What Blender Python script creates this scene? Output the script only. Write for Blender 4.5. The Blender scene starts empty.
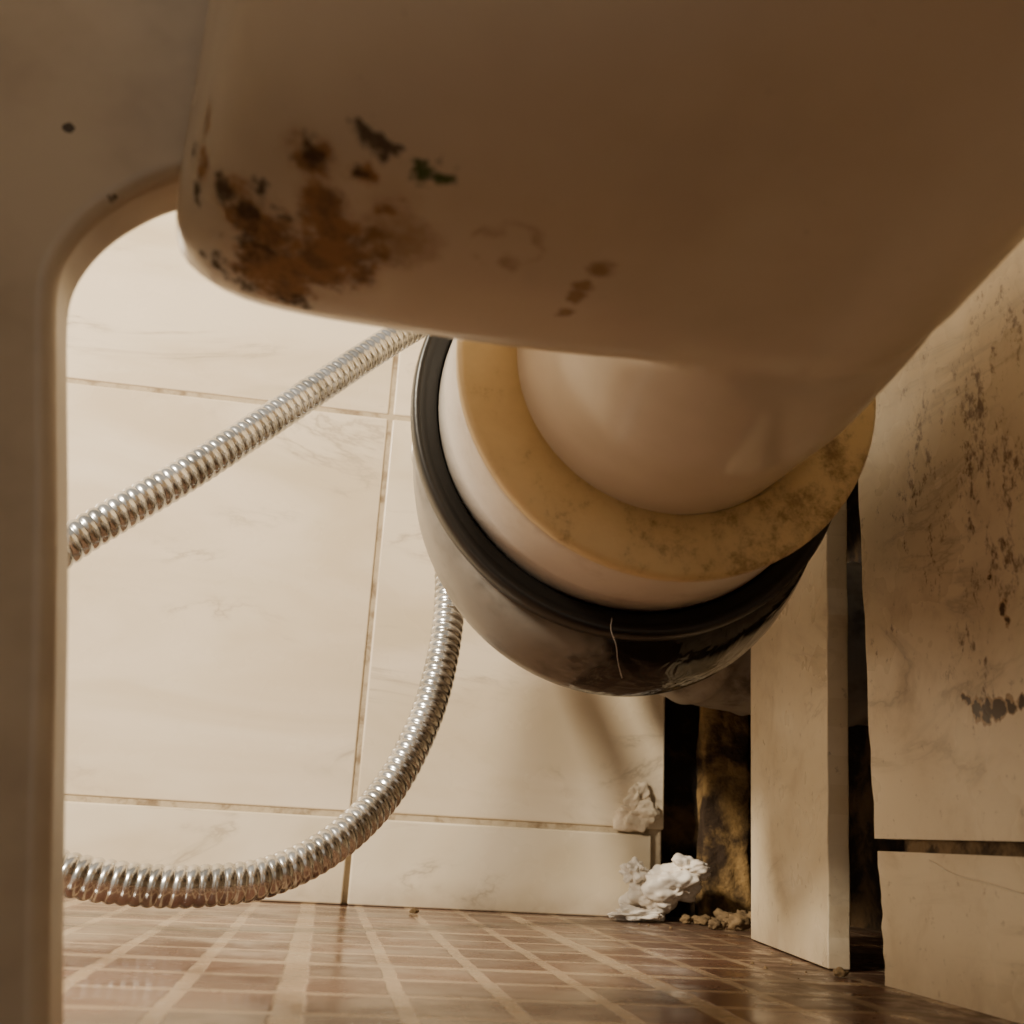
import bpy, bmesh, math, random
from mathutils import Vector, Matrix, noise
from mathutils.bvhtree import BVHTree
random.seed(4)
S=bpy.context.scene
H=0.0413   # lens height above floor
F=1056.0
RX=(.9842,.1006,.1457); RY=(-.1687,.2822,.9444); RZ=(.0539,-.9541,.2947)
def ray(u,v):
    r=((u-512)/F,(v-512)/F,1.0)
    return Vector([sum(a*b for a,b in zip(R,r)) for R in (RX,RY,RZ)])
def P(u,v,Y):
    d=ray(u,v); t=Y/d[1]
    return Vector((d[0]*t,Y,d[2]*t+H))
# ---------------------------------------------------------------- materials
def mat(name):
    m=bpy.data.materials.new(name); m.use_nodes=True
    nt=m.node_tree; b=nt.nodes['Principled BSDF']
    return m,nt,b
def N(nt,t,**k):
    n=nt.nodes.new(t)
    for a,v in k.items(): setattr(n,a,v)
    return n
def L(nt,a,b): nt.links.new(a,b)
def noise_n(nt,vec,scale,detail=4,rough=.55,dist=0):
    n=N(nt,'ShaderNodeTexNoise'); n.inputs['Scale'].default_value=scale
    n.inputs['Detail'].default_value=detail; n.inputs['Roughness'].default_value=rough
    n.inputs['Distortion'].default_value=dist
    if vec is not None: L(nt,vec,n.inputs['Vector'])
    return n.outputs['Fac']
def mr(nt,v,a,b,c=0,d=1,smooth=True):
    n=N(nt,'ShaderNodeMapRange'); n.interpolation_type='SMOOTHSTEP' if smooth else 'LINEAR'
    L(nt,v,n.inputs['Value'])
    for k,x in zip(('From Min','From Max','To Min','To Max'),(a,b,c,d)): n.inputs[k].default_value=x
    return n.outputs['Result']
def M(nt,op,a,b=None):
    n=N(nt,'ShaderNodeMath',operation=op)
    for i,x in enumerate((a,b)):
        if x is None: continue
        if isinstance(x,(int,float)): n.inputs[i].default_value=x
        else: L(nt,x,n.inputs[i])
    return n.outputs[0]
def mix(nt,f,a,b):
    n=N(nt,'ShaderNodeMix',data_type='RGBA')
    if isinstance(f,(int,float)): n.inputs[0].default_value=f
    else: L(nt,f,n.inputs[0])
    for i,x in ((6,a),(7,b)):
        if isinstance(x,tuple): n.inputs[i].default_value=(*x,1)
        else: L(nt,x,n.inputs[i])
    return n.outputs[2]
def bump(nt,b,h,strength=.3,dist=.001):
    n=N(nt,'ShaderNodeBump'); n.inputs['Strength'].default_value=strength; n.inputs['Distance'].default_value=dist
    L(nt,h,n.inputs['Height']); L(nt,n.outputs[0],b.inputs['Normal'])
def blobs(nt,pos,lst,soft=.5):
    out=None
    for c,r,s in lst:
        d=N(nt,'ShaderNodeVectorMath',operation='DISTANCE'); L(nt,pos,d.inputs[0]); d.inputs[1].default_value=c
        m=mr(nt,d.outputs['Value'],r*soft,r*1.35,s,0)
        out=m if out is None else M(nt,'MAXIMUM',out,m)
    return out
def pos(nt):
    return N(nt,'ShaderNodeNewGeometry').outputs['Position']
def warp(nt,p,scale,amp,detail=4):
    n=N(nt,'ShaderNodeTexNoise'); n.inputs['Scale'].default_value=scale; n.inputs['Detail'].default_value=detail; n.inputs['Roughness'].default_value=.65
    L(nt,p,n.inputs['Vector'])
    s=N(nt,'ShaderNodeVectorMath',operation='SUBTRACT'); L(nt,n.outputs['Color'],s.inputs[0]); s.inputs[1].default_value=(.5,.5,.5)
    k=N(nt,'ShaderNodeVectorMath',operation='SCALE'); L(nt,s.outputs[0],k.inputs[0]); k.inputs['Scale'].default_value=amp
    a=N(nt,'ShaderNodeVectorMath',operation='ADD'); L(nt,p,a.inputs[0]); L(nt,k.outputs[0],a.inputs[1])
    return a.outputs[0]

def marble(name,base=(.84,.74,.58),dirty=0.0,moulds=None,chips=None,low=True):
    m,nt,b=mat(name)
    g=N(nt,'ShaderNodeNewGeometry'); p=g.outputs['Position']
    off=N(nt,'ShaderNodeVectorMath',operation='SCALE'); off.inputs[0].default_value=(7.3,3.1,5.7)
    L(nt,g.outputs['Random Per Island'],off.inputs['Scale'])
    ad=N(nt,'ShaderNodeVectorMath',operation='ADD'); L(nt,p,ad.inputs[0]); L(nt,off.outputs[0],ad.inputs[1])
    mp=N(nt,'ShaderNodeMapping'); mp.inputs['Rotation'].default_value=(.35,.45,.2); mp.inputs['Scale'].default_value=(1,1,3.0)
    L(nt,ad.outputs[0],mp.inputs['Vector'])
    v=mp.outputs[0]
    cloud=mr(nt,noise_n(nt,v,5,4,.55,.8),.35,.68)
    col=mix(nt,cloud,base,tuple(x*y for x,y in zip(base,(.84,.81,.75))))
    n2=noise_n(nt,v,4.2,6,.62,1.8)
    vein=M(nt,'ABSOLUTE',M(nt,'SUBTRACT',n2,.5))
    vs=mr(nt,vein,0,.05,1,0); vf=mr(nt,vein,0,.014,1,0)
    gate=mr(nt,noise_n(nt,v,7,3,.6),.49,.64)
    vv=M(nt,'ADD',M(nt,'MULTIPLY',vs,.30),M(nt,'MULTIPLY',vf,.28))
    col=mix(nt,M(nt,'MULTIPLY',vv,gate),col,(.38,.31,.22))
    if dirty:
        dn=mr(nt,noise_n(nt,p,28,6,.7,.4),.48,.75)
        col=mix(nt,M(nt,'MULTIPLY',dn,dirty),col,(.30,.20,.11))
        dn=mr(nt,noise_n(nt,p,190,4,.7),.60,.73)
        col=mix(nt,M(nt,'MULTIPLY',dn,min(1,dirty*1.2)),col,(.16,.10,.06))
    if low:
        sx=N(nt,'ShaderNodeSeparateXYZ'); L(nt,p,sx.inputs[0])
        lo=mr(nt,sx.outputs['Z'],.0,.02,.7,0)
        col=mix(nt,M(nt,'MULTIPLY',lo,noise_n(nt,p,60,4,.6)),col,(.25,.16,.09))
    if moulds:
        ms=blobs(nt,warp(nt,p,60,.025),moulds,.1)
        st=N(nt,'ShaderNodeMapping'); st.inputs['Scale'].default_value=(1,1,.6); st.inputs['Rotation'].default_value=(.5,0,0); L(nt,p,st.inputs['Vector'])
        n=noise_n(nt,st.outputs[0],260,6,.78,.1)
        n=M(nt,'ADD',n,M(nt,'MULTIPLY',ms,.07))
        n=M(nt,'ADD',n,M(nt,'MULTIPLY',noise_n(nt,p,60,5,.65),.60))
        col=mix(nt,M(nt,'MULTIPLY',ms,.20),col,(.36,.25,.14))
        col=mix(nt,M(nt,'MULTIPLY',M(nt,'MULTIPLY',mr(nt,n,.87,1.02),mr(nt,ms,.02,.35)),.9),col,(.12,.058,.025))
    if chips:
        ms=blobs(nt,warp(nt,p,130,.010),chips,.2)
        n=M(nt,'ADD',ms,M(nt,'MULTIPLY',noise_n(nt,p,220,4,.7),.4))
        col=mix(nt,mr(nt,n,.42,.46),col,(.42,.29,.17))
        col=mix(nt,mr(nt,n,.54,.60),col,(.06,.030,.014))
    L(nt,col,b.inputs['Base Color'])
    r=mr(nt,noise_n(nt,p,14,4,.6),.3,.7,.16,.34 + .2*bool(dirty))
    L(nt,r,b.inputs['Roughness'])
    bump(nt,b,noise_n(nt,p,30,3,.5),.08,.002)
    return m
def simple(name,col,rough=.5,metal=0,var=None,vs=60,bs=0,bsc=200,amount=.6,lo=.45,hi=.7):
    m,nt,b=mat(name); p=pos(nt)
    c=mix(nt,M(nt,'MULTIPLY',mr(nt,noise_n(nt,p,vs,6,.65,.3),lo,hi),amount if var else 0),col,var or col)
    L(nt,c,b.inputs['Base Color']); b.inputs['Roughness'].default_value=rough; b.inputs['Metallic'].default_value=metal
    if bs: bump(nt,b,noise_n(nt,p,bsc,5,.6),bs,.002)
    return m
# ---------------------------------------------------------------- mesh helpers
def obj(name,bm,mats,smooth=True,parent=None,bevel=0,seg=2,subsurf=0):
    bmesh.ops.recalc_face_normals(bm,faces=bm.faces)
    me=bpy.data.meshes.new(name); bm.to_mesh(me); bm.free()
    for m in (mats if isinstance(mats,list) else [mats]): me.materials.append(m)
    o=bpy.data.objects.new(name,me); S.collection.objects.link(o)
    if smooth:
        for f in me.polygons: f.use_smooth=True
    if bevel:
        md=o.modifiers.new('bevel','BEVEL'); md.width=bevel; md.segments=seg; md.limit_method='ANGLE'; md.angle_limit=.6
        md.harden_normals=True
    if subsurf:
        md=o.modifiers.new('sub','SUBSURF'); md.levels=subsurf; md.render_levels=subsurf
    if parent: o.parent=parent
    return o
def empty(name):
    e=bpy.data.objects.new(name,None); S.collection.objects.link(e); e.empty_display_size=.02; return e
def box(bm,x0,x1,y0,y1,z0,z1,mi=0):
    vs=[bm.verts.new((x,y,z)) for x in (x0,x1) for y in (y0,y1) for z in (z0,z1)]
    for q in ((0,1,3,2),(4,6,7,5),(0,4,5,1),(2,3,7,6),(0,2,6,4),(1,5,7,3)):
        f=bm.faces.new([vs[i] for i in q]); f.material_index=mi
    return vs
def loft(bm,rings,closed=True,caps=True,mi=0):
    R=[[bm.verts.new(p) for p in r] for r in rings]
    n=len(rings[0])
    for a,b in zip(R[:-1],R[1:]):
        for i in range(n if closed else n-1):
            j=(i+1)%n
            f=bm.faces.new((a[i],a[j],b[j],b[i])); f.material_index=mi
    if caps:
        for r in (R[0],R[-1]):
            try: f=bm.faces.new(r); f.material_index=mi
            except ValueError: pass
    return R
def ring(c,t,r,n=64,up=Vector((0,0,1))):
    t=t.normalized(); a=t.cross(up).normalized(); b=a.cross(t)
    return [c+a*(r*math.cos(2*math.pi*i/n))+b*(r*math.sin(2*math.pi*i/n)) for i in range(n)]
def catmull(pts,per=24):
    out=[]
    P4=[pts[0]*2-pts[1]]+pts+[pts[-1]*2-pts[-2]]
    for i in range(1,len(P4)-2):
        p0,p1,p2,p3=P4[i-1:i+3]
        for k in range(per):
            t=k/per
            out.append(.5*((2*p1)+(p2-p0)*t+(2*p0-5*p1+4*p2-p3)*t*t+(3*p1-p0-3*p2+p3)*t**3))
    out.append(pts[-1].copy()); return out
def lathe_y(bm,cx,cz,prof,n=96,mi=0,closed=False):
    rings=[[Vector((cx+r*math.cos(2*math.pi*i/n),y,cz+r*math.sin(2*math.pi*i/n))) for i in range(n)] for y,r in prof]
    if closed: rings.append(rings[0])
    loft(bm,rings,caps=False,mi=mi)
    bmesh.ops.remove_doubles(bm,verts=bm.verts,dist=1e-6)
def extr_poly(bm,pts,d):
    a=[bm.verts.new(p) for p in pts]; b=[bm.verts.new(Vector(p)+d) for p in pts]
    bm.faces.new(a); bm.faces.new(b[::-1])
    for i in range(len(a)):
        j=(i+1)%len(a); bm.faces.new((a[i],b[i],b[j],a[j]))

# ================================================================ room
YW=.647; XR=.195
grout=simple('grout',(.52,.43,.30),.85,var=(.24,.17,.10),vs=90,bs=.5,amount=.9)
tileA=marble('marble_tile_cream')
bm=bmesh.new()
box(bm,-.9,.2035,YW+.0010,YW+.02,0,.95,1)
for zi in range(4):
    z0=.0510+zi*.25
    for k in range(4):
        x1=.0147-k*.33
        x0=x1-.3272
        if k<3: box(bm,x0,x1,YW,YW+.008,z0,z0+.2472)
    box(bm,.0176,.2046,YW,YW+.008,z0,z0+.2472)
wb=obj('wall_back',bm,[tileA,grout],bevel=.0013)
bm=bmesh.new()
for k in range(3): box(bm,.0147-.3272-k*.33,.0147-k*.33,YW-.003,YW+.0008,0,.0477)
box(bm,.0176,.196,YW-.003,YW+.0008,0,.0477)
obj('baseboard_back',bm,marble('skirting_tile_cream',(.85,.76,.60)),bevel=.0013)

# right side wall
def chip_edge(z0,z1,y,amp,n=40,seed=0):
    return [(y+amp*(noise.noise(Vector((seed,z*60,0)))+.5*noise.noise(Vector((seed,z*240,3)))),z) for z in [z0+(z1-z0)*i/n for i in range(n+1)]]
def S_at(u,v): # point on right wall plane
    d=ray(u,v); t=XR/d[0]; return (XR,d[1]*t,d[2]*t+H)
moulds=[(S_at(985,400),.028,1),(S_at(940,460),.026,.8),(S_at(1000,340),.024,1),(S_at(925,390),.022,.8),(S_at(990,590),.018,1),(S_at(1000,500),.022,.8),(S_at(900,520),.022,.55),(S_at(1015,450),.022,1),(S_at(975,670),.018,.6),(S_at(890,640),.016,.45),(S_at(930,560),.016,.45)]
chips=[(S_at(u,v),r,s) for u,v,r,s in ((966,700,.0030,.5),(976,708,.0045,.55),(986,712,.0045,.6),(998,710,.0045,.6),(1010,706,.0035,.55),(1022,702,.003,.5),(1003,608,.0030,.5),(990,575,.0022,.45),(1008,620,.0022,.45))]
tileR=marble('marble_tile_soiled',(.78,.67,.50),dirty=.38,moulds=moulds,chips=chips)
bm=bmesh.new()
def side_tile(y0,z0,z1,y1,seed,amp=.0022):
    e=chip_edge(z0,z1,y1,amp,seed=seed)
    pts=[Vector((XR,y0,z0))]+[Vector((XR,y,z)) for y,z in e]+[Vector((XR,y0,z1))]
    extr_poly(bm,pts,Vector((.008,0,0)))
side_tile(.05,0,.0440,.3665,1)
side_tile(.05,.0482,.2985,.3690,2)
side_tile(-.28,0,.0440,.048,3,.0003)
side_tile(-.28,.0482,.2985,.048,4,.0003)
for k in range(2):
    side_tile(-.28,.301+.25*k,.549+.25*k,.13,5,.0003)
    side_tile(.132,.301+.25*k,.549+.25*k,.46,6,.0003)
    side_tile(.462,.301+.25*k,.549+.25*k,.645,6,.0003)
box(bm,XR+.0020,XR+.02,-.28,.352,0,.80,1)
box(bm,XR+.0025,XR+.02,.352,.66,.29,.80,1)
obj('wall_right',bm,[tileR,simple('dark_grout',(.22,.15,.08),.9,var=(.04,.025,.015),vs=70,bs=.8,amount=1,lo=.4,hi=.6)],smooth=False)
# loose upright tile
bm=bmesh.new()
A=Vector((.1927,.405,0)); B=Vector((.2112,.527,0)); d=(B-A)
zb=.0005; zt=.272
pts=[]
for i in range(25):
    z=zb+(zt-zb)*i/24; pts.append(A+d*(.018*noise.noise(Vector((9,z*70,1))))+Vector((.005*z/.25,-.007*z/.25,z)))
for i in range(25):
    z=zt-(zt-zb)*i/24; pts.append(B+d*(.012*noise.noise(Vector((4,z*50,1))))+Vector((.003*z/.25,0,z)))
nrm=Vector((d.y,-d.x,0)).normalized()*.0088
extr_poly(bm,pts,nrm)
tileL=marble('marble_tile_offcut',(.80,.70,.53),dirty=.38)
obj('loose_wall_tile',bm,tileL,smooth=False,bevel=.0007)

# floor
m,nt,b=mat('mosaic_floor_tile'); p=pos(nt)
mp=N(nt,'ShaderNodeMapping'); mp.inputs['Location'].default_value=(.004,.017,0)
L(nt,warp(nt,p,25,.003),mp.inputs['Vector'])
br=N(nt,'ShaderNodeTexBrick'); br.offset=0; br.inputs['Scale'].default_value=1; br.inputs['Brick Width'].default_value=.028; br.inputs['Row Height'].default_value=.032
br.inputs['Mortar Size'].default_value=.0024; br.inputs['Mortar Smooth'].default_value=.15; br.inputs['Bias'].default_value=0
br.inputs['Color1'].default_value=(.085,.036,.024,1); br.inputs['Color2'].default_value=(.17,.085,.054,1); br.inputs['Mortar'].default_value=(.36,.255,.165,1)
L(nt,mp.outputs[0],br.inputs['Vector'])
b2=N(nt,'ShaderNodeTexBrick'); b2.offset=0; b2.inputs['Scale'].default_value=1; b2.inputs['Brick Width'].default_value=.112; b2.inputs['Row Height'].default_value=.128
b2.inputs['Mortar Size'].default_value=.0046; b2.inputs['Mortar Smooth'].default_value=.3
L(nt,mp.outputs[0],b2.inputs['Vector'])
c=mix(nt,b2.outputs['Fac'],br.outputs['Color'],(.38,.275,.18))
c=mix(nt,M(nt,'MULTIPLY',mr(nt,noise_n(nt,p,22,5,.65,.5),.42,.7),.4),c,(.10,.055,.034))
c=mix(nt,mr(nt,noise_n(nt,p,260,3,.7),.66,.75),c,(.06,.035,.02))
sx=N(nt,'ShaderNodeSeparateXYZ'); L(nt,p,sx.inputs[0])
dirt=M(nt,'MULTIPLY',mr(nt,sx.outputs['X'],.10,.2),mr(nt,noise_n(nt,p,45,6,.7),.35,.6))
c=mix(nt,dirt,c,(.09,.055,.035))
L(nt,c,b.inputs['Base Color'])
L(nt,M(nt,'ADD',mr(nt,noise_n(nt,p,30,5,.6),.3,.7,.12,.32),M(nt,'MULTIPLY',dirt,.35)),b.inputs['Roughness'])
b.inputs['IOR'].default_value=1.38
hh=M(nt,'SUBTRACT',M(nt,'MULTIPLY',noise_n(nt,p,60,3,.5),.3),M(nt,'MAXIMUM',br.outputs['Fac'],b2.outputs['Fac']))
bump(nt,b,hh,.45,.0008)
bm=bmesh.new(); box(bm,-.9,.45,-.5,.75,-.02,0)
obj('floor',bm,m,smooth=False)

# cavity behind the boxing
bm=bmesh.new()
def rough_plane(bm,o,u,v,nu,nv,amp,sc):
    n=u.cross(v).normalized(); g=[]
    for i in range(nu+1):
        g.append([bm.verts.new(o+u*(i/nu)+v*(j/nv)+n*amp*noise.fractal(( o+u*(i/nu)+v*(j/nv))*sc,1,2,4)) for j in range(nv+1)])
    for i in range(nu):
        for j in range(nv): bm.faces.new((g[i][j],g[i+1][j],g[i+1][j+1],g[i][j+1]))
rough_plane(bm,Vector((.195,.672,0)),Vector((.15,0,0)),Vector((0,0,.85)),60,200,.006,30)
rough_plane(bm,Vector((.335,-.28,0)),Vector((0,.96,0)),Vector((0,0,.85)),120,120,.004,30)
rough_plane(bm,Vector((.195,-.28,.82)),Vector((.15,0,0)),Vector((0,.96,0)),10,30,.002,30)
cav=simple('rough_masonry',(.13,.075,.03),.9,var=(.014,.008,.004),vs=25,bs=.9,bsc=120,amount=1,lo=.35,hi=.55)
obj('wall_cavity',bm,cav)
bm=bmesh.new()
rings=[]
for i in range(91):
    z=.0+.36*i/90; r=[]
    for k in range(48):
        a=2*math.pi*k/48
        x=.015*max(-1,min(1,1.35*math.cos(a))); y=.006*max(-1,min(1,1.35*math.sin(a)))
        q=Vector((.245+x,.655+y,z)); q+=Vector((x,y,0)).normalized()*.0022*noise.fractal(Vector((q.x*130,q.y*130,q.z*45)),1,2,5); r.append(q)
    rings.append(r)
loft(bm,rings)
obj('wood_batten',bm,simple('rotten_wood',(.34,.21,.075),.9,var=(.04,.022,.01),vs=32,bs=.9,amount=1,lo=.40,hi=.62))

# ================================================================ toilet
toilet=empty('toilet')
BB=.1396
def Bz(y): # underside height (rel. floor)
    t=[(0,.25),(.03,.195),(.06,.170),(.09,.157),(.12,.149),(.15,.1430),(.18,.1400),(.196,BB)]
    for (a,za),(c_,zc) in zip(t[:-1],t[1:]):
        if y<=c_:
            k=(y-a)/(c_-a); return za+(zc-za)*k
    return BB
def sstep(a,b_,x):
    x=max(0,min(1,(x-a)/(b_-a))); return x*x*(3-2*x)
def circ_r(th,cx,cz,ox,oz,r):
    dx,dz=math.cos(th),math.sin(th); ex,ez=cx-ox,cz-oz
    bq=dx*ex+dz*ez; return bq+math.sqrt(max(0,bq*bq-(ex*ex+ez*ez-r*r)))
def wide_r(th,al,ar,bl,brr,bt,nl):
    c_,s_=math.cos(th),math.sin(th)
    a=ar if c_>0 else al
    bz=bt if s_>0 else bl+(brr-bl)*sstep(-.84,-.30,c_)
    n=3 if s_>0 else (2.0 if c_>0 else nl)
    return (abs(c_/a)**n+abs(s_/bz)**n)**(-1/n)
secs=[]
NR=320
def sec(Y,w,cir,wide,org):
    ox,oz=org; r=[]
    for i in range(NR):
        th=2*math.pi*i/NR
        rc=circ_r(th,*cir[:2],ox,oz,cir[2]) 
        rw=wide_r(th,*wide)
        rr=rc*(1-w)+rw*w
        r.append(Vector((ox+rr*math.cos(th),Y,oz+rr*math.sin(th))))
    secs.append(r)
zc=.1867
OZ=.1915
W=(.1325,.0503,OZ-BB,.0482,.20,9)
O=(.0905,OZ)
def lerp(a,b_,t): return a+(b_-a)*t
for Y in (.318,.30,.28,.26,.25,.24,.232,.225):
    t=max(0,(.25-Y)/.05)
    sec(Y,0,(lerp(.0932,.0905,t),lerp(zc,OZ,t),lerp(.049,.0498,(.318-Y)/.1)),W,O)
for Y,w in ((.2165,.04),(.2125,.15),(.2095,.35),(.2075,.60),(.2055,.80),(.2030,.92),(.1995,.98),(.1955,1)):
    t=min(1,max(0,(.25-Y)/.05))
    sec(Y,w,(lerp(.0932,.0905,t),lerp(zc,OZ,t),.0498),W,O)
for Y in [.19-.006*i for i in range(32)]:
    bz=Bz(Y); dy=.1955-Y; oz=OZ+dy*.16+max(0,(.15-Y))*.5
    left=.1325-max(0,.193-Y)*.33
    sec(Y,1,(.089,.193,.051),(left,.0503+max(0,.16-Y)*.5,oz-bz,oz-max(bz+.0015,.1433+dy*.13),.20,max(2.6,9-80*max(0,.188-Y))),(.0905,oz))
bm=bmesh.new(); loft(bm,secs)
bmesh.ops.recalc_face_normals(bm,faces=bm.faces)
bvh=BVHTree.FromBMesh(bm)
def T_hit(u,v):
    h=bvh.ray_cast(Vector((0,0,H)),ray(u,v).normalized())
    return tuple(h[0]) if h[0] is not None else tuple(P(u,v,.19))
m,nt,b=mat('soiled_porcelain'); p=pos(nt)
br_b=[(T_hit(275,268),.0125,1),(T_hit(325,262),.011,1),(T_hit(310,162),.0055,1),(T_hit(322,200),.0055,1),(T_hit(245,215),.0085,1),(T_hit(365,250),.0095,.8),(T_hit(330,228),.0080,1),(T_hit(207,120),.004,.8),(T_hit(290,292),.007,1),(T_hit(360,175),.0030,1),(T_hit(203,165),.004,.8),(T_hit(390,205),.006,.5),(T_hit(270,235),.009,1)]
dk_b=[(T_hit(222,188),.0034,.9),(T_hit(248,212),.0037,.85),(T_hit(262,190),.0027,.9),(T_hit(285,215),.0030,.75),(T_hit(255,245),.0050,.7),(T_hit(360,175),.0020,.8),(T_hit(366,134),.0032,.95),(T_hit(380,143),.0036,.95),(T_hit(392,150),.0026,.9),(T_hit(428,172),.0040,.95),(T_hit(445,178),.0026,.85),(T_hit(313,152),.0038,.7),(T_hit(218,262),.0045,.85),(T_hit(300,303),.004,.7),(T_hit(245,286),.0045,.7),(T_hit(190,100),.0034,.9),(T_hit(196,190),.0034,.9),(T_hit(194,150),.003,.9),(T_hit(188,60),.0026,.7)]
lt_b=[(T_hit(582,286),.0028,1),(T_hit(574,297),.0024,1),(T_hit(564,312),.0024,1),(T_hit(602,268),.0030,.8),(T_hit(400,240),.010,.7),(T_hit(512,262),.0035,.6),(T_hit(495,232),.0030,.5)]
basec=mix(nt,mr(nt,noise_n(nt,p,14,4,.6),.35,.7),(.80,.73,.63),(.71,.64,.54))
n1=noise_n(nt,p,190,5,.7,.2)
wp=warp(nt,p,160,.009)
bm1=blobs(nt,wp,br_b,.1)
k1=mr(nt,M(nt,'ADD',n1,M(nt,'MULTIPLY',bm1,.42)),.56,.86)
k1=M(nt,'MULTIPLY',k1,mr(nt,bm1,.03,.4))
c=mix(nt,M(nt,'MULTIPLY',bm1,.45),basec,(.46,.31,.13))
c=mix(nt,M(nt,'MULTIPLY',k1,.85),c,mix(nt,mr(nt,noise_n(nt,p,280,3,.6),.4,.65),(.38,.19,.06),(.17,.08,.027)))
w3=warp(nt,p,180,.006)
lm=blobs(nt,w3,lt_b,.2)
dd=N(nt,'ShaderNodeVectorMath',operation='DISTANCE'); L(nt,w3,dd.inputs[0]); dd.inputs[1].default_value=T_hit(505,248)
rg=mr(nt,M(nt,'ABSOLUTE',M(nt,'SUBTRACT',dd.outputs['Value'],.0066)),.0002,.0022,.50,0)
rg=M(nt,'MULTIPLY',rg,mr(nt,noise_n(nt,p,110,2,.5),.35,.6,.35,1))
lm=M(nt,'MAXIMUM',lm,rg)
c=mix(nt,M(nt,'MULTIPLY',mr(nt,M(nt,'ADD',M(nt,'MULTIPLY',n1,.8),lm),.58,1.25),.8),c,(.32,.19,.07))
dm=blobs(nt,warp(nt,p,240,.007),dk_b,.1)
nf=noise_n(nt,p,420,5,.7,.3)
k2=mr(nt,M(nt,'ADD',nf,M(nt,'ADD',M(nt,'MULTIPLY',dm,.42),M(nt,'MULTIPLY',bm1,.07))),.64,.88)
c=mix(nt,M(nt,'MULTIPLY',k2,.88),c,(.060,.035,.016))
gr=blobs(nt,wp,[(T_hit(436,168),.0048,1),(T_hit(424,180),.0035,1)],.5)
c=mix(nt,M(nt,'MULTIPLY',M(nt,'MULTIPLY',gr,k2),.9),c,(.07,.13,.03))
L(nt,c,b.inputs['Base Color'])
L(nt,M(nt,'ADD',.20,M(nt,'MULTIPLY',M(nt,'MAXIMUM',k1,k2),.6)),b.inputs['Roughness'])
bump(nt,b,M(nt,'ADD',M(nt,'MULTIPLY',M(nt,'MAXIMUM',k1,k2),.5),M(nt,'MULTIPLY',noise_n(nt,p,18,2,.5),1.0)),.25,.0015)
obj('trap_body',bm,m,parent=toilet)

# pedestal web with arch, plus an added foot wall running forward to shade it
outline=[(225,214),(197,213),(165,222),(135,237),(110,255),(90,277),(76,303),(71,335),(71,400),(72,500),(72,620),(70,760),(68,900),(66,1067)]
YP=.2165; TP=.016
pts=[P(u,v,YP) for u,v in outline]
pts[-1].z=0.0
pts=catmull(pts,6)
pts=[p_ for p_ in pts if p_.z>=-.0001]
poly=pts+[Vector((-.110,YP,0)),Vector((-.118,YP,.15)),Vector((-.125,YP,.38)),Vector((.02,YP,.38)),Vector((.02,YP,.20)),Vector((-.01,YP,.165))]
bm=bmesh.new()
extr_poly(bm,poly,Vector((0,-TP,0)))
mp_,nt,b=mat('pedestal_porcelain'); p=pos(nt)
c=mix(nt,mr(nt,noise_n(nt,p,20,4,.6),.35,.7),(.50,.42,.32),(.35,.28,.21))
yf=YP-TP
sp=blobs(nt,warp(nt,p,200,.003),[(tuple(P(67,128,yf)),.0015,1),(tuple(P(112,196,yf)),.0019,1)],.4)
c=mix(nt,mr(nt,M(nt,'ADD',M(nt,'MULTIPLY',sp,.48),noise_n(nt,p,260,4,.65)),.80,.95),c,(.05,.032,.02))
L(nt,c,b.inputs['Base Color']); b.inputs['Roughness'].default_value=.3
bump(nt,b,noise_n(nt,p,25,3,.5),.2,.002)
obj('pedestal',bm,mp_,parent=toilet,bevel=.006,seg=6)
bm=bmesh.new()  # unseen side wall, added to keep lamp light off the pedestal front
ys=[YP-.001-.024*i for i in range(18)]
rings=[]
for y in ys:
    k=(YP-y)/.42
    bulge=.03*math.sin(math.pi*min(1,k*1.1))
    r=[Vector((x-bulge,y,z)) for x,z in ((-.096,0),(-.099,.06),(-.105,.16),(-.110,.26),(-.105,.38),(-.150,.38),(-.150,.26),(-.140,.16),(-.130,.06),(-.128,0))]
    rings.append(r)
loft(bm,rings)
obj('foot_side_shade',bm,mp_,parent=toilet,subsurf=0,bevel=.004)

# ================================================================ pan connector
pc=empty('pan_connector')
cx=.0945
m,nt,b=mat('perished_rubber'); p=pos(nt)
sx=N(nt,'ShaderNodeSeparateXYZ'); L(nt,p,sx.inputs[0])
c=mix(nt,mr(nt,noise_n(nt,p,35,4,.6),.35,.7),(.82,.65,.36),(.68,.52,.27))
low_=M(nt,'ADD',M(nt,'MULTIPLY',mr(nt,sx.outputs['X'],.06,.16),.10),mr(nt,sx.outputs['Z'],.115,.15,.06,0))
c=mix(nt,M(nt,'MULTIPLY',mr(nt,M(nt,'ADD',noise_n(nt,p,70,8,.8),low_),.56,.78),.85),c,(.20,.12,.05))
L(nt,c,b.inputs['Base Color']); b.inputs['Roughness'].default_value=.42
bump(nt,b,noise_n(nt,p,200,5,.6),.25,.001)
rub=m
bm=bmesh.new()
lathe_y(bm,cx,zc,[(.3000,.0480),(.2950,.0484),(.2938,.0494),(.2936,.058),(.2936,.0670),(.2944,.0686),(.2965,.0691),(.2995,.0688),(.3000,.067)],closed=True)
obj('seal_ring',bm,rub,parent=pc)
bm=bmesh.new()
lathe_y(bm,cx,zc,[(.2985,.064),(.2985,.0675),(.306,.0679),(.326,.0692),(.3395,.0702),(.3395,.064)],closed=True)
obj('collar',bm,simple('yellowed_plastic',(.80,.74,.66),.3,var=(.35,.26,.18),vs=45,bs=.1,amount=.4,lo=.5,hi=.8),parent=pc)
blk=simple('black_rubber',(.008,.007,.006),.38,bs=.1,bsc=90)
bm=bmesh.new()
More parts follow.
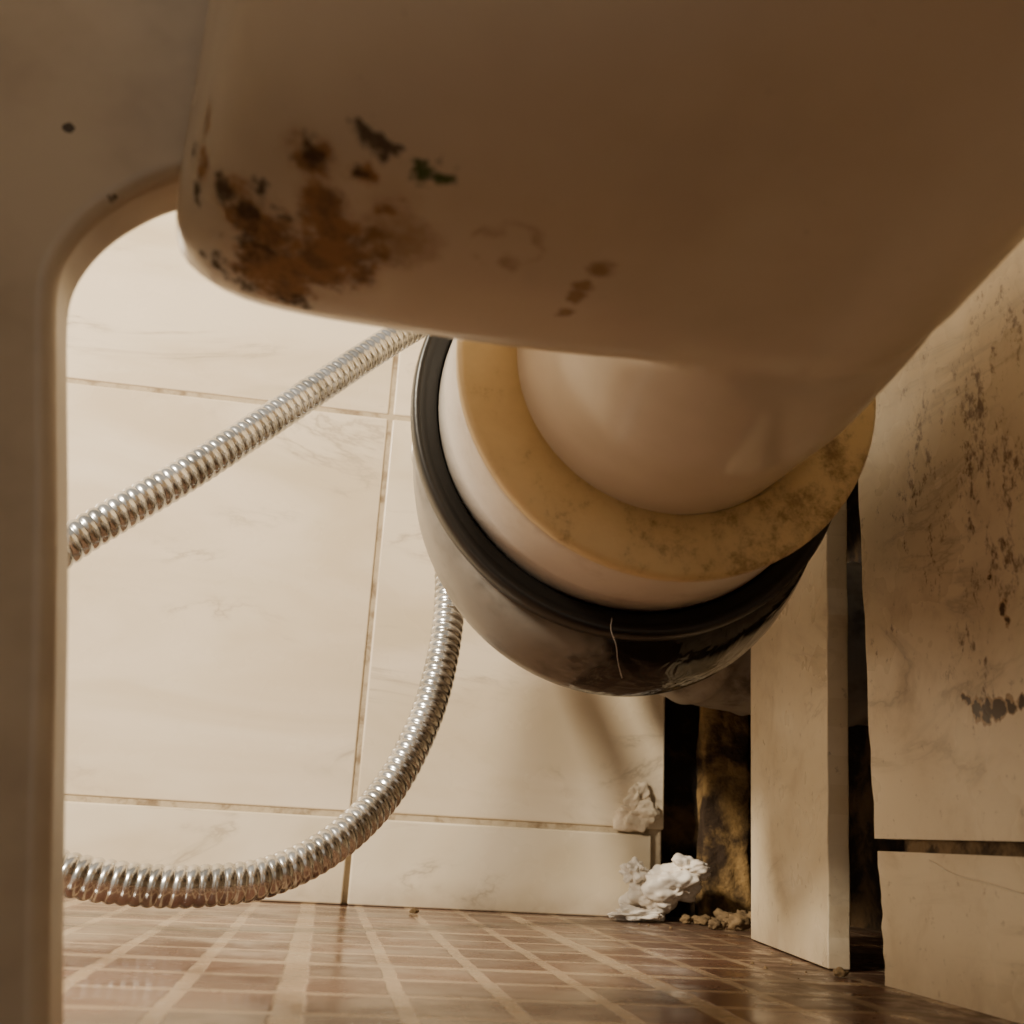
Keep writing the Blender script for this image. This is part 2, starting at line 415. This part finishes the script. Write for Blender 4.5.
fy=.0035
lathe_y(bm,cx,zc,[(y+fy,r) for y,r in [(.3400,.0695),(.3350,.0706),(.3340,.0716),(.3342,.0740),(.3332,.0752),(.3325,.0765),(.3320,.0780),(.3335,.0792),(.3370,.0796),(.3410,.0794),(.3430,.0785),(.3430,.07)]],closed=True)
obj('black_flange',bm,blk,parent=pc)
# body
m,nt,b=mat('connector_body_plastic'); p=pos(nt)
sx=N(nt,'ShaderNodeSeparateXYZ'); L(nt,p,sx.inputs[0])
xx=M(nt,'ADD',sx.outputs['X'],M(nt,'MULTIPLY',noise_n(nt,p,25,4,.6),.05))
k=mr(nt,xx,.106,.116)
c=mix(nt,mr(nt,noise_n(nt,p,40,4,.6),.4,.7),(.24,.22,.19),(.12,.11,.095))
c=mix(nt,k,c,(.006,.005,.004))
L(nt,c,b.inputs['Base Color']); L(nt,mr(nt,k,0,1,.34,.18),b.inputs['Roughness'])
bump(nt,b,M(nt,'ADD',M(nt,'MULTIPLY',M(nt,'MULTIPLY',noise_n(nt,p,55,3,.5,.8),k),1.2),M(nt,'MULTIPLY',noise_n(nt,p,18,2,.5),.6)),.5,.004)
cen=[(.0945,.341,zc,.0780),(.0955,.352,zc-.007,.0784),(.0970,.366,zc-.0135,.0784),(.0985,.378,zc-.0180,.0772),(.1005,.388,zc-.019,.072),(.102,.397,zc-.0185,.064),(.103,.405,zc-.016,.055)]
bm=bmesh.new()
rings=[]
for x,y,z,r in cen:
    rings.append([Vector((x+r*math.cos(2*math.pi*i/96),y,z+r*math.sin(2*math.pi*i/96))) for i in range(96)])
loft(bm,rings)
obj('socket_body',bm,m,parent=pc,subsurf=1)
pth=catmull([Vector((.103,.395,zc-.008)),Vector((.105,.44,zc-.002)),Vector((.118,.50,zc-.000)),Vector((.150,.555,zc-.006)),Vector((.205,.585,zc-.018)),Vector((.270,.590,zc-.022)),Vector((.33,.590,zc-.022))],14)
bm=bmesh.new(); rings=[]
for i,q in enumerate(pth):
    t=(pth[min(i+1,len(pth)-1)]-pth[max(i-1,0)])
    rings.append(ring(q,t,.048 if i%7 else .0495))
loft(bm,rings)
obj('soil_bend',bm,simple('grey_pvc',(.34,.30,.25),.4,var=(.06,.04,.025),vs=40,amount=.8),parent=pc)

# ================================================================ hose
hp=[(560,200,.60),(480,285,.565),(390,341,.53),(300,400,.50),(190,472,.47),(70,544,.45),(-60,640,.44),(-118,745,.44),(-50,838,.44),(60,872,.445),(130,884,.45),(200,886,.455),(270,876,.465),(335,843,.48),(388,790,.50),(424,722,.515),(443,655,.53),(450,590,.545),(447,520,.57),(455,465,.60)]
path=catmull([P(*q) for q in hp],40)
step=.00056; res=[path[0]]; acc=0
for a,b_ in zip(path[:-1],path[1:]):
    seg=(b_-a).length; d=step-acc
    while d<=seg: res.append(a.lerp(b_,d/seg)); d+=step
    acc=(acc+seg)%step if seg+acc>=step else acc+seg
path=res
bm=bmesh.new(); rings=[]; t=(path[1]-path[0]).normalized(); a=t.orthogonal().normalized()
NS=24
for i,q in enumerate(path):
    t=(path[min(i+1,len(path)-1)]-path[max(i-1,0)]).normalized()
    a=(a-t*a.dot(t)).normalized(); b_=t.cross(a)
    r=[]
    for k in range(NS):
        th=2*math.pi*k/NS
        ph=i*step/.0046+th/(2*math.pi)
        rr=.0070+.0012*abs(math.sin(math.pi*ph))**.55
        r.append(q+a*(rr*math.cos(th))+b_*(rr*math.sin(th)))
    rings.append(r)
loft(bm,rings)
steel,nt,b=mat('stainless_steel'); p=pos(nt)
L(nt,mix(nt,mr(nt,noise_n(nt,p,70,4,.6),.4,.7),(.66,.67,.68),(.40,.40,.39)),b.inputs['Base Color'])
b.inputs['Metallic'].default_value=1; b.inputs['Roughness'].default_value=.22
obj('flexible_shower_hose',bm,steel)
# angle valve on wall
e=P(*hp[-1])
bm=bmesh.new()
def tube(p0,p1,prof,n=24):
    d=p1-p0; rings=[ring(p0+d*t_,d,r,n,up=Vector((.3,.2,1)).normalized() if abs(d.normalized().z)>.95 else Vector((0,0,1))) for t_,r in prof]
    loft(bm,rings)
dirn=(P(*hp[-1])-P(*hp[-2])).normalized()
c0=e+dirn*.03
tube(e-dirn*.004,e+dirn*.016,[(0,.0085),(.1,.0105),(.9,.0105),(1,.009)],6)
tube(e+dirn*.012,c0+dirn*.004,[(0,.0075),(1,.0085)])
w=Vector((c0.x,YW-.0005,c0.z))
tube(Vector((c0.x,c0.y-.016,c0.z)),w,[(0,.009),(.2,.011),(.8,.009),(.82,.026),(.95,.028),(1,.028)])
obj('angle_valve',bm,steel)

# ================================================================ plaster + rubble
def lump(bm,c,s,amp,sc,seed,sub=5,oct_=4,ridge=.25):
    r=bmesh.ops.create_icosphere(bm,subdivisions=sub,radius=1)
    for v in r['verts']:
        d=v.co.normalized(); o=Vector((seed,seed*2,0))
        k=1+amp*noise.fractal(d*sc+o,1.1,2.1,oct_)+ridge*abs(noise.noise(d*sc*2+o))
        v.co=Vector((c[0]+d.x*s[0]*k,c[1]+d.y*s[1]*k,max(.0003,c[2]+d.z*s[2]*k)))
bm=bmesh.new()
lump(bm,(.192,.632,.014),(.014,.010,.010),.7,1.0,3,6,3,.3)
lump(bm,(.211,.624,.030),(.011,.008,.006),.7,1.1,5,5,3,.3)
lump(bm,(.204,.626,.020),(.014,.009,.009),.7,1.1,15,5,3,.3)
lump(bm,(.182,.630,.026),(.007,.006,.006),.8,1.2,16,5,3,.3)
lump(bm,(.180,.618,.004),(.013,.008,.004),.7,1.3,9,5,3)
obj('plaster_lump',bm,simple('white_plaster',(.84,.79,.71),.7,var=(.58,.46,.33),vs=60,bs=.3,bsc=120,amount=.6))
bm=bmesh.new()
lump(bm,(.187,.645,.059),(.012,.005,.008),.6,1.0,11,5,3)
lump(bm,(.187,.645,.069),(.007,.004,.008),.6,1.0,12,5,3)
obj('old_grout_lump',bm,simple('old_adhesive',(.72,.62,.47),.8,var=(.5,.38,.26),bs=.3,amount=.5))
bm=bmesh.new()
for i in range(22):
    x=random.uniform(.207,.25); y=random.uniform(.58,.64); s=random.uniform(.002,.0060)
    lump(bm,(x,y,s*.7),(s,s*.8,s*.75),.6,1.5,i+20,3)
for x,y,s in ((-.0885,.40,.0020),(.052,.60,.0016),(.188,.385,.0018)):
    lump(bm,(x,y,s*.7),(s*1.3,s,s),.6,1.5,x*100,3)
for i in range(14):
    x=random.uniform(.165,.195); y=random.uniform(.36,.60); s=random.uniform(.0003,.0008)
    lump(bm,(x,y,s*.7),(s,s,s),.6,1.5,i,2)
obj('rubble',bm,simple('rubble_stone',(.20,.13,.06),.85,var=(.05,.03,.018),vs=80,bs=.5))

# cobweb threads
def thread(name,pts,r,col):
    bm=bmesh.new(); pth=catmull(pts,8)
    loft(bm,[ring(q,pth[min(i+1,len(pth)-1)]-pth[max(i-1,0)],r*(1+.5*noise.noise(q*900)),6,up=Vector((.31,.9,.3))) for i,q in enumerate(pth)])
    obj(name,bm,simple(name+'_fibre',col,.8))
thread('cobweb',[P(612,618,.334),P(611,630,.333),P(616,645,.334),P(618,662,.34),P(622,678,.345)],.00013,(.50,.43,.36))
thread('cobweb.001',[Vector(S_at(930,860))-Vector((.0004,0,0)),Vector(S_at(955,874))-Vector((.0006,0,0)),Vector(S_at(985,882))-Vector((.0007,0,0)),Vector(S_at(1030,896))-Vector((.0004,0,0))],.00016,(.85,.78,.66))

# ================================================================ light
def area(name,loc,tgt,size,power,col):
    l=bpy.data.lights.new(name,'AREA'); l.shape='DISK'; l.size=size; l.energy=power; l.color=col
    o=bpy.data.objects.new(name,l); S.collection.objects.link(o); o.location=loc
    o.rotation_euler=(Vector(tgt)-Vector(loc)).to_track_quat('-Z','Y').to_euler(); return o
area('bathroom_lamp',(-.75,-.12,.66),(.0,.6,.12),.16,25,(1,.86,.66))
w=bpy.data.worlds.new('World'); S.world=w; w.use_nodes=True
w.node_tree.nodes['Background'].inputs[0].default_value=(1,.87,.70,1)
w.node_tree.nodes['Background'].inputs[1].default_value=.62
# ================================================================ camera
cam=bpy.data.cameras.new('camera'); co=bpy.data.objects.new('camera',cam); S.collection.objects.link(co)
right=Vector((RX[0],RY[0],RZ[0])); down=Vector((RX[1],RY[1],RZ[1])); fwd=Vector((RX[2],RY[2],RZ[2]))
fwd.normalize(); right=(right-fwd*right.dot(fwd)).normalized(); up=right.cross(fwd)
mw=Matrix((right,up,-fwd)).transposed().to_4x4(); mw.translation=Vector((0,0,H))
co.matrix_world=mw
cam.sensor_width=36; cam.lens=36*F/1024; cam.clip_start=.005
cam.dof.use_dof=True; cam.dof.focus_distance=.45; cam.dof.aperture_fstop=20
S.camera=co
